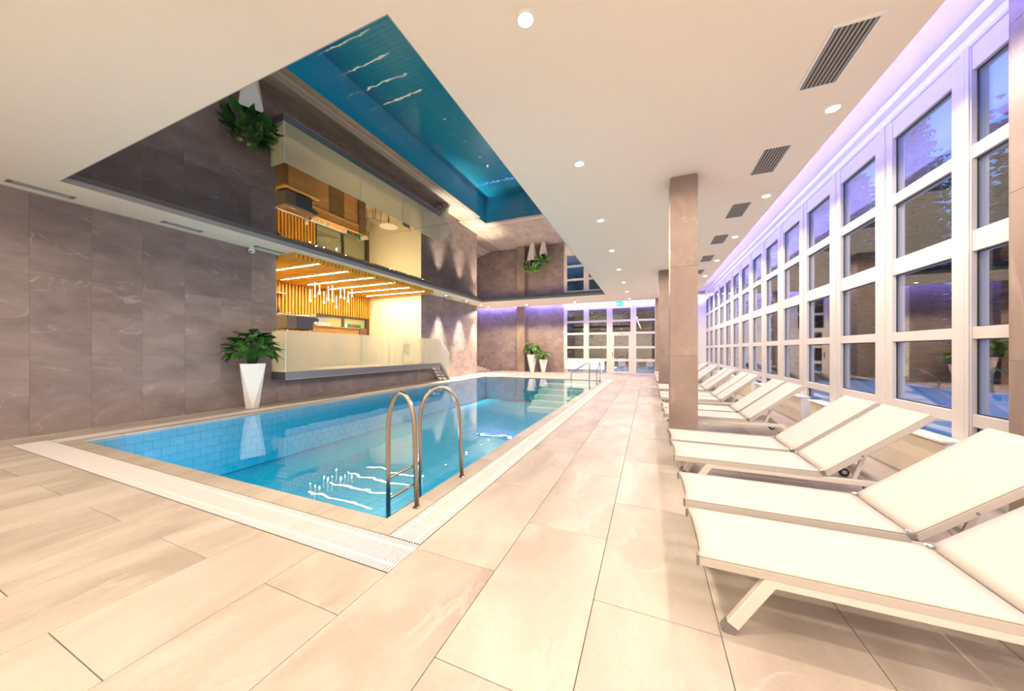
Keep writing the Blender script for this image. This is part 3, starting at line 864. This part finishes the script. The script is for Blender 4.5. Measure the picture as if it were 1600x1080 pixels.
for k in range(5):
    MB().box(-.30, .0, .62*k + .004, .62*(k+1) - .004, .06, 1.09).build('front_panel', M['counter_wood'] if k != 3 else M['dark_wood'], ct)
MB().box(-.26, -.04, .0, 3.1, .0, .06).build('plinth', M['dark_frame'], ct)
# back counter under the hatch
bc = thing('back_counter', 'low back counter of the bar below the serving hatch', 'counter', (XB + .1, 6.0, ZB))
MB().box(0, .55, 0, 5.0, 0.90, 0.94).build('worktop', M['cup_white'], bc, bevel=.004)
for k in range(5):
    MB().box(.0, .52, k*1.0 + .003, (k+1)*1.0 - .003, .08, .90).build('door', M['machine_blue'] if k in (0, 1) else M['counter_wood'], bc)
# coffee machine
cm = thing('coffee_machine', 'blue black espresso machine on the bar counter beside the wall', 'coffee machine', (-9.95, 6.28, ZB + 1.14))
MB().box(-.30, .22, .0, .80, .05, .46).build('body', M['machine_grey'], cm, bevel=.015)
MB().box(.22, .235, .30, .80, .06, .45).build('back_panel', M['machine_blue'], cm, bevel=.004)
MB().prism([(.80, .30), (1.02, .36), (1.02, .40), (.92, .46), (.80, .46)], 'x', -.28, .2).build('hood', M['machine_blue'], cm)
MB().box(-.28, .20, .02, .98, .465, .48).build('cup_tray', M['chrome'], cm)
for a, bb in (((-.28, .02), (.2, .02)), ((.2, .02), (.2, .98)), ((-.28, .02), (-.28, .98))):
    MB().tube([(a[0], a[1], .53), (bb[0], bb[1], .53)], .007, 8).build('rail', M['chrome'], cm)
for y in (.06, .74):
    for x in (-.25, .17): MB().lathe([(.022, 0), (.018, .05)], cx=x, cy=y, n=12).build('foot', M['chrome'], cm)
for x in (-.15, .08):
    m = MB(); m.lathe([(.03, .24), (.034, .28), (.03, .31)], cx=x, cy=.86, n=12); m.build('group_head', M['chrome'], cm)
    MB().tube([(x, .88, .25), (x, 1.02, .24)], .012, 8).build('portafilter', M['black'], cm)
MB().box(-.26, .18, .80, 1.0, .05, .08).build('drip_tray', M['chrome'], cm)
# wall shelves with bottles
def bottle(loc, mat, label, h=.30, r=.036):
    t = thing('bottle', label, 'bottle', loc, group='bottles on the bar wall shelves')
    MB().lathe([(r, 0), (r, h*.58), (r*.8, h*.66), (r*.36, h*.74), (r*.36, h*.95)], n=14).build('body', mat, t, smooth=True)
    MB().lathe([(r*.42, h*.95), (r*.42, h)], n=12).build('cap', M['black'], t)
for z, nm in ((3.36, 'upper'), (2.62, 'lower')):
    t = thing('wall_shelf', '%s thin metal shelf on the slatted bar wall' % nm, 'shelf', (XB + .1, 5.75, z))
    MB().box(0, .24, 0, 1.85, 0, .02).build('board', M['chrome'], t)
    for y in (.1, 1.75): MB().bar((.0, y, -.08), (.2, y, -.005), .015, .015).build('bracket', M['black'], t)
for k in range(6): bottle((XB + .22, 6.45 + .18*k, 3.38), M['amber'], 'amber spirit bottle on the upper bar shelf', .28 + .03*(k % 2))
for k in range(4): bottle((XB + .22, 6.9 + .17*k, 2.64), M['machine_blue'] if k % 2 else M['black'], 'dark glass bottle on the lower bar shelf', .33)
# tins and cups on the raised shelf / hatch
for k, c in enumerate(('cup_white', 'teal', 'green_tin', 'red_tin', 'teal', 'green_tin', 'teal')):
    t = thing('drink_tin', '%s tin in the row on the bar counter shelf' % {'cup_white': 'white', 'teal': 'teal', 'green_tin': 'green', 'red_tin': 'red'}[c], 'tin', (-10.45, 8.92 + .105*k, ZB + 1.41), group='tins in a row on the bar counter')
    MB().lathe([(.036, 0), (.038, .02), (.038, .13), (.034, .14)], n=14).build('body', M[c], t, smooth=True)
    MB().lathe([(.034, .14), (.034, .15)], n=14).build('lid', M['chrome'], t)
for k in range(5):
    t = thing('drinking_glass', 'clear upturned drinking glass on the bar counter shelf', 'glass', (-10.50, 7.75 + .12*k, ZB + 1.41), group='upturned glasses on the bar counter')
    MB().lathe([(.04, 0), (.042, .01), (.032, .12), (.0315, .125)], n=14).build('bowl', M['glass_edge'], t, smooth=True)
t = thing('coffee_canister', 'white coffee canister with dark base on the bar counter shelf', 'canister', (-10.46, 7.45, ZB + 1.412))
MB().box(-.06, .06, -.1, .1, 0, .12).build('base', M['dark_frame'], t, bevel=.006)
MB().lathe([(.05, .12), (.05, .3), (.045, .31)], cy=-.04, n=14).build('jar', M['cup_white'], t, smooth=True)
# pendants
bulbs = [470, 463, 458.5, 472.5, 468, 470, 480, 464, 466, 471, 462]
for k, py in enumerate(bulbs):
    y = 7.62 + .169 * k; x = -10.6
    d = .3853 * 10.6 + .9228 * y
    z = 1.38 + (547.1 - py) * d / 511.8
    t = thing('pendant_lamp', 'slim glowing tube pendant over the bar counter, %s from the coffee machine' % ORD[k], 'pendant lamp', (x, y, z), group='pendant cluster over the bar counter')
    h = min(.34 + .09 * (k % 3), ZC - .25 - z)
    MB().lathe([(.010, -.04), (.024, -.024), (.030, 0), (.024, .024), (.012, .05)], n=12).build('bulb', M['bulb'], t, smooth=True)
    MB().lathe([(.014, .05), (.016, h + .05)], n=10).build('tube', M['tube_glow'], t, smooth=True)
    MB().lathe([(.003, h + .05), (.003, ZC - (.0 if k == 4 else .139) - z)], n=6).build('cord', M['black'], t)
# round table and two chairs at the end of the bar
t = thing('round_table', 'round white table on the bar floor by the cream wall', 'table', (-10.1, 10.75, ZB))
MB().lathe([(.36, .70), (.37, .715), (.37, .735), (.36, .74)], n=28).build('table_top', M['cup_white'], t)
MB().lathe([(.03, .02), (.03, .70)], n=12).build('pole', M['chrome'], t)
MB().lathe([(.22, 0), (.22, .015), (.03, .03)], n=20).build('base', M['chrome'], t)
for (x, y, rz) in ((-10.75, 10.6, 0.2), (-9.5, 10.85, math.pi)):
    c = thing('bar_chair', 'taupe shell chair beside the round white table in the bar', 'chair', (x, y, ZB), rz, 'chairs at the round bar table')
    MB().box(-.21, .21, -.21, .21, .42, .46).build('seat', M['chair_brown'], c, bevel=.015)
    MB().prism([(-.21, .46), (-.28, .86), (-.25, .86), (-.17, .46)], 'y', -.2, .2).build('backrest', M['chair_brown'], c)
    for a in (-.18, .18):
        for bq in (-.18, .18): MB().tube([(a, bq, .42), (a*1.15, bq*1.15, 0)], .012, 8).build('leg', M['dark_frame'], c)

# ------------------------------------------------------------------ pool ladder
lad = thing('pool_ladder', 'bronze steel pool ladder with two arched handrails on the near pool corner', 'ladder', (-2.2, 2.33, 0))
def arch(px, py, fx, fy, top):
    pts = [(px, py, -.75), (px, py, .55), ]
    n = 14
    # round arch from the pool leg to the deck foot
    for k in range(n + 1):
        a = math.pi * k / n
        u = (1 - math.cos(a)) / 2
        z = .66 + (top - .66) * math.sin(a)
        pts.append((px + (fx - px) * u * .93, py + (fy - py) * u * .93, z))
    pts.append((fx, fy, 0.0))
    return pts
MB().tube(arch(0, 0, .322, 0, .99), .021, 14).build('handrail', M['steel'], lad, smooth=True)
MB().tube(arch(0, .45, .323, .75, .985), .021, 14).build('handrail', M['steel'], lad, smooth=True)
for z in (.205, .016, -.16, -.40):
    MB().tube([(0, .0, z), (0, .45, z)], .014, 10).build('rung', M['steel'], lad, smooth=True)
for fx, fy in ((.322, 0), (.323, .75)):
    MB().lathe([(.034, 0), (.034, .006), (.024, .012)], cx=fx, cy=fy, n=16).build('floor_flange', M['steel'], lad)
# far handrails
hr = thing('pool_handrail', 'steel handrail sloping from the deck into the water over the pool steps', 'handrail', (-1.93, 11.73, 0))
MB().tube([(0, 0, 0), (0, 0, .90), (-.03, 0, .95), (-.62, 0, .58), (-.65, 0, .53), (-.65, 0, .02), (-.60, .0, -.06), (-.05, 0, -.5)], .022, 12).build('rail', M['chrome'], hr, smooth=True)
MB().lathe([(.04, 0), (.04, .008), (.025, .014)], n=14).build('floor_flange', M['chrome'], hr)
hr = thing('pool_handrail', 'upright steel handrail standing on the coping along the pool edge beyond the first rail', 'handrail', (-1.90, 13.25, 0))
MB().tube([(0, 0, 0), (0, 0, .52), (0, .04, .57), (0, .90, .86), (0, .95, .83), (0, .95, 0)], .022, 12).build('rail', M['chrome'], hr, smooth=True)
for y in (0, .95): MB().lathe([(.04, 0), (.04, .008), (.025, .014)], cy=y, n=14).build('floor_flange', M['chrome'], hr)

# ------------------------------------------------------------------ sun loungers
def sling_mesh(length, width, foot_curve, back=False):
    nu, nv = 14, 10; m = MB(); th = .006
    for layer in (0, 1):
        for i in range(nu + 1):
            for j in range(nv + 1):
                u, v = i / nu, j / nv
                q = 1 - (2*v - 1)**2
                x = u * length + foot_curve * q * (1 - u)**6
                sag = -.014 * q * math.sin(math.pi * min(max(u, .04), .96)) - .004 * q
                m.v.append((x, v * width, sag - layer * th))
    S = (nu + 1) * (nv + 1); I = lambda i, j, l: l*S + i*(nv+1) + j
    for i in range(nu):
        for j in range(nv):
            m.f.append((I(i,j,0), I(i+1,j,0), I(i+1,j+1,0), I(i,j+1,0)))
            m.f.append((I(i,j,1), I(i,j+1,1), I(i+1,j+1,1), I(i+1,j,1)))
    for i in range(nu):
        m.f.append((I(i,0,0), I(i,0,1), I(i+1,0,1), I(i+1,0,0))); m.f.append((I(i,nv,0), I(i+1,nv,0), I(i+1,nv,1), I(i,nv,1)))
    for j in range(nv):
        m.f.append((I(0,j,0), I(0,j+1,0), I(0,j+1,1), I(0,j,1))); m.f.append((I(nu,j,0), I(nu,j,1), I(nu,j+1,1), I(nu,j+1,0)))
    return m
def make_lounger():
    r = thing('sun_lounger', 'white sling sun lounger', 'sun lounger', (0, 0, 0), group='white sun loungers in pairs along the windows')
    Wd, ZS, LH = .555, .352, 1.122
    sling_mesh(LH - .005, Wd, .018).build('seat_sling', M['sling'], r, (0, 0, ZS), smooth=True)
    for y in (0.0, Wd - .03):
        MB().box(-.004, LH, y, y + .03, ZS - .052, ZS - .008).build('seat_rail', M['lounger_rail'], r, bevel=.004)
        MB().box(-.012, -.004, y - .002, y + .032, ZS - .054, ZS - .002).build('end_cap', M['grey_plastic'], r)
    MB().box(.06, .09, .03, Wd - .03, ZS - .05, ZS - .03).build('cross_bar', M['lounger_metal'], r)
    ang = math.radians(39.6); BL = .835
    bk = sling_mesh(BL, Wd, 0.0).build('back_sling', M['sling'], r, (LH, 0, ZS), smooth=True, rot=(0, -ang, 0))
    for y in (0.0, Wd - .03):
        MB().box(.0, BL + .004, y, y + .03, -.052, -.008).build('back_rail', M['lounger_rail'], r, (LH, 0, ZS), bevel=.004, rot=(0, -ang, 0))
        MB().lathe([(.008, -.0025), (.008, .0025)], n=10).build('bolt', M['grey_plastic'], r, (LH + .30*math.cos(ang) + .02, y + (0 if y == 0 else .03), ZS + .30*math.sin(ang) - .03), rot=(math.pi/2, 0, 0))
    MB().box(BL - .03, BL, .03, Wd - .03, -.05, -.015).build('head_bar', M['lounger_metal'], r, (LH, 0, ZS), rot=(0, -ang, 0))
    for y in (.012, Wd - .012):
        MB().lathe([(.018, -.02), (.022, 0), (.018, .02)], n=12).build('hinge', M['chrome'], r, (LH, y, ZS - .006), rot=(math.pi/2, 0, 0))
    for y in (.019, Wd - .019):
        s = 1 if y < .2 else -1
        MB().box(.285, 1.56, y - .017, y + .017, .265, .312).build('frame_rail', M['lounger_metal'], r, bevel=.005)
        MB().bar((.30, y, .300), (.135, y, .03), .036, .055, up=(1, 0, .5)).build('leg', M['lounger_metal'], r, bevel=.004)
        MB().bar((.142, y, .042), (.116, y, .0), .040, .058, up=(1, 0, .5)).build('foot_cap', M['grey_plastic'], r)
        MB().bar((1.53, y, .30), (1.72, y, .05), .036, .055, up=(1, 0, -.5)).build('leg', M['lounger_metal'], r, bevel=.004)
        wheel = MB().tube([(1.735, y - .016 + s*.03, .045), (1.735, y + .016 + s*.03, .045)], .045, 16).build('wheel', M['black'], r)
        MB().tube([(1.735, y - .02 + s*.03, .045), (1.735, y + .02 + s*.03, .045)], .022, 12).build('hub', M['lounger_metal'], wheel)
    MB().box(.30, .335, 0, Wd, .27, .305).build('cross_bar', M['lounger_metal'], r)
    MB().box(1.50, 1.535, 0, Wd, .27, .305).build('cross_bar', M['lounger_metal'], r)
    for y in (.09, Wd - .09):
        MB().bar((LH + .42*math.cos(ang), y, ZS + .42*math.sin(ang) - .05), (1.36, y, .295), .014, .03).build('support_strut', M['lounger_metal'], r)
    MB().tube([(LH + .42*math.cos(ang), .05, ZS + .42*math.sin(ang) - .045), (LH + .42*math.cos(ang), Wd - .05, ZS + .42*math.sin(ang) - .045)], .010, 8).build('strut_axle', M['chrome'], r)
    return r
pairs = [(1.875, 2.55), (3.565, 4.205), (5.83, 6.48), (7.86, 8.50), (9.76, 10.40), (12.02, 12.66), (13.95, 14.6), (15.9, 16.55)]
names = ['first', 'second', 'third', 'fourth', 'fifth', 'sixth', 'seventh', 'eighth', 'ninth', 'tenth', 'eleventh', 'twelfth', 'thirteenth', 'fourteenth', 'fifteenth', 'last']
loung = make_lounger(); first = True
for y, nm in zip([q for pr in pairs for q in pr], names):
    o = loung if first else copy_tree(loung); first = False
    o.location = (.235, y, 0)
    o['label'] = 'white sling sun lounger, %s in the row counted from the stone pilaster' % nm

# ------------------------------------------------------------------ potted plants
def leaf_mesh(L, Wd, droop, mat):
    m = MB(); n = 7
    for i in range(n + 1):
        u = i / n
        w = Wd * math.sin(math.pi * min(1, u**.75)) ** .8 if 0 < u < 1 else 0.002
        x = L * u * (1 - .18 * u * droop); z = -droop * L * .75 * u * u + .12 * L * u
        m.v += [(x, -w/2, z + .12*w), (x, 0, z - .05*w), (x, w/2, z + .12*w)]
    for i in range(n):
        b = i*3
        m.f += [(b, b+3, b+4, b+1), (b+1, b+4, b+5, b+2)]
    return m.mesh('leaf', mat, smooth=True)
def potted(loc, label, top, bot, H, nleaf, reach, up, mat, seed, Lf=(.30, .42), keep=None):
    rnd = random.Random(seed)
    t = thing('potted_plant', label, 'plant', loc)
    p = MB()
    tp = [(top*math.cos(a), top*math.sin(a), H) for a in [math.radians(q) for q in (20, 110, 200, 290)]]
    bt = [(bot*math.cos(a), bot*math.sin(a), 0) for a in [math.radians(q) for q in (65, 155, 245, 335)]]
    p.v = bt + tp
    p.f.append((3, 2, 1, 0))
    for k in range(4):
        k2 = (k + 1) % 4
        p.f.append((4 + k, k, 4 + k2)); p.f.append((k, k2, 4 + k2))
    inn = [(x*.93, y*.93, H) for x, y, z in tp]; inn2 = [(x*.85, y*.85, H - .05) for x, y, z in tp]
    p.v += inn + inn2
    for k in range(4):
        k2 = (k + 1) % 4
        p.f.append((4 + k, 4 + k2, 8 + k2, 8 + k)); p.f.append((8 + k, 8 + k2, 12 + k2, 12 + k))
    pot = p.build('pot', M['pot'], t)
    s = MB(); s.v = [(x, y, H - .045) for x, y, z in inn2]; s.f.append((0, 1, 2, 3)); s.build('soil', M['soil'], pot)
    kinds = [leaf_mesh(rnd.uniform(*Lf), rnd.uniform(.16, .23) * Lf[1]/.42, d, mat) for d in (.35, .55, .8, 1.0)]
    for k in range(nleaf):
        az = 2.399963 * k + rnd.uniform(-.3, .3); q = (k + .5) / nleaf
        rr = reach * math.sqrt(q) * rnd.uniform(.65, 1.0); hh = up * (1 - .75*q**1.4) * rnd.uniform(.7, 1.08) + .05
        if keep:                                  # leaves turn away from the wall behind the pot
            tx, ty = (rr + Lf[1]*.9)*math.cos(az), (rr + Lf[1]*.9)*math.sin(az)
            if tx*keep[0] + ty*keep[1] < -keep[2]:
                wall_az = math.atan2(-keep[1], -keep[0]); side = 1 if math.sin(az - wall_az) > 0 else -1
                az = wall_az + side * rnd.uniform(1.35, 1.75); rr *= rnd.uniform(.6, 1.0)
        bx, by, bz = rr*math.cos(az), rr*math.sin(az), H + hh
        base = (.10*math.cos(az)*rnd.random(), .10*math.sin(az)*rnd.random(), H - .04)
        mid = (bx*.38, by*.38, H + hh*.75)
        stem = MB().tube([base, mid, (bx, by, bz)], [.009, .007, .005], 6)
        tilt = rnd.uniform(-.35, .45) - .5*(1 - q)
        lf = add('leaf', kinds[(k * 7 + int(q*3)) % 4], t, (bx, by, bz), (rnd.uniform(-.4, .4), tilt, az + rnd.uniform(-.25, .25)))
        so = stem.build('stem', M['stem'], t, smooth=True)
    return t
potted((-8.72, 4.82, 0), 'tall white faceted pot with a broad leaved dark green plant beside the bar', .335, .125, 1.06, 66, .44, .62, M['leaf'], 3, keep=(1, 0, .36))
potted((-6.75, 19.45, 0), 'tall white faceted pot with a bushy green plant before the far stone wall', .33, .15, 1.10, 44, .42, .62, M['leaf2'], 11, keep=(0, -1, .48))
potted((-6.02, 19.45, 0), 'shorter white faceted pot with a low green plant next to the taller one', .27, .13, .80, 32, .36, .42, M['leaf2'], 17, (.24, .34), keep=(0, -1, .48))

# ------------------------------------------------------------------ outdoors
g = MB(); rnd = random.Random(5)
def ground(x0, x1, y0, y1, nx, ny):
    b = len(g.v)
    for i in range(nx + 1):
        for j in range(ny + 1):
            x = x0 + (x1 - x0)*i/nx; y = y0 + (y1 - y0)*j/ny
            away = max(x - XR, y - YF)
            z = -.12 + .12*math.sin(x*.9 + y*.4)*min(1, away/2) + .1*math.sin(y*1.3 - x*.3)*min(1, away/2) + .035*max(0, away - 3)
            g.v.append((x, y, z))
    for i in range(nx):
        for j in range(ny):
            a = b + i*(ny+1) + j
            g.f.append((a, a + ny + 1, a + ny + 2, a + 1))
ground(XR + .26, 45, -25, 60, 40, 80)
ground(-40, XR + .26, YF + .26, 60, 40, 36)
snow = g.build('snow_ground', M['snow'], smooth=True); tag(snow, 'snow covered ground outside the windows at dusk', 'snow', kind='stuff')

def conifer_mesh(H, seed):
    r = random.Random(seed); m = MB(); n = int(H * 4.6)
    for k in range(n):
        q = k / n; z = H * (.06 + .92 * q); R = (H * .24) * (1 - q)**.85 + .15
        nb = 15 if q < .7 else 9
        for s in range(nb):
            a = 2*math.pi*s/nb + r.uniform(-.3, .3); L = R * r.uniform(.7, 1.12)
            ca, sa = math.cos(a), math.sin(a)
            segs = 5; prev = None
            for i in range(segs):
                u0, u1 = i/segs, (i+1)/segs
                w = (.16 + .42*L*.35*(1 - u0)) * r.uniform(.7, 1.2)
                x0, x1 = L*u0, L*u1
                z0 = z - .38*L*u0 + .16*L*u0*u0; z1 = z - .38*L*u1 + .16*L*u1*u1
                b = len(m.v)
                m.v += [(ca*x0, sa*x0, z0), (ca*x1, sa*x1, z1), (ca*x0*1.02 - sa*w + ca*.2*L/segs, sa*x0*1.02 + ca*w + sa*.2*L/segs, z0 - .10), (ca*x0*1.02 + sa*w + ca*.2*L/segs, sa*x0*1.02 - ca*w + sa*.2*L/segs, z0 - .10)]
                m.f += [(b, b+1, b+2), (b, b+3, b+1)]
    return m.mesh('foliage', M['conifer'])
cH = [12, 9.5, 15]
cmesh = [conifer_mesh(h, k + 1) for k, h in enumerate(cH)]
trunk = [MB().lathe([(.16, 0), (.02, h*.96)], n=8).mesh('trunk', M['bark']) for h in cH]
spots = [(22.5*math.sin(math.radians(q)), 22.5*math.cos(math.radians(q)), k) for q, k in ((28.2, 0), (34.5, 0), (21.0, 2))]
for layer, (dist, step, off) in enumerate(((21.0, 7.0, 9.0), (27.5, 5.6, 5.5))):
    a = off
    while a < 62:
        q = math.radians(a); dd = dist * (1 + .06*math.sin(a*1.7))
        while dd*math.sin(q) < 7.2 and dd*math.cos(q) < 27.5: dd += .5      # clear of the building
        spots.append((dd*math.sin(q), dd*math.cos(q), (int(a) + layer) % 3 if layer else (0, 2, 1)[int(a) % 3]))
        a += step
spots += [(-1.5, 33.0, 2), (-4.0, 29.5, 0), (-6.5, 33.0, 2), (-9.5, 30.5, 0), (1.5, 30.0, 0), (-12.5, 33.5, 2), (-1.0, 37.5, 2), (-15.5, 31.0, 2)]
kept = []
for sp in spots:                                       # trunks keep their distance
    if all(math.hypot(sp[0] - q[0], sp[1] - q[1]) > 2.75 for q in kept): kept.append(sp)
spots = kept
for i, (x, y, k) in enumerate(spots):
    place = 'beyond the far glazing' if y > 29 else 'outside the window wall'
    size = ('medium', 'small', 'tall')[k]; place = 'beyond the far glazing' if y > 29 and x < 4 else 'outside the window wall'
    t = thing('conifer_tree', '%s dark conifer standing in the snow %s' % (size, place), 'tree', (x, y, .15), i * 1.3, 'conifers outside')
    add('foliage', cmesh[k], t); add('trunk', trunk[k], t)
# stacked white garden chairs on the snowy terrace
for i, x in enumerate((-3.1, -2.35, -1.6, -0.9, 0.1)):
    c = thing('terrace_chair', 'white plastic chair on the snowy terrace beyond the far glazed door', 'chair', (x, 22.6 + .1*(i % 2), -.10), .2*(-1)**i, 'white chairs on the snowy terrace')
    MB().box(-.22, .22, -.22, .22, .42, .45).build('seat', M['sill'], c, bevel=.01)
    MB().prism([(.19, .45), (.28, .92), (.31, .92), (.22, .45)], 'x', -.21, .21).build('backrest', M['sill'], c)
    for a in (-.2, .2):
        for bq in (-.2, .2): MB().tube([(a, bq, .42), (a*1.1, bq*1.1, -.05)], .016, 8).build('leg', M['sill'], c)
        MB().bar((a*1.1, -.2, .62), (a*1.1, .24, .64), .03, .03).build('armrest', M['sill'], c)
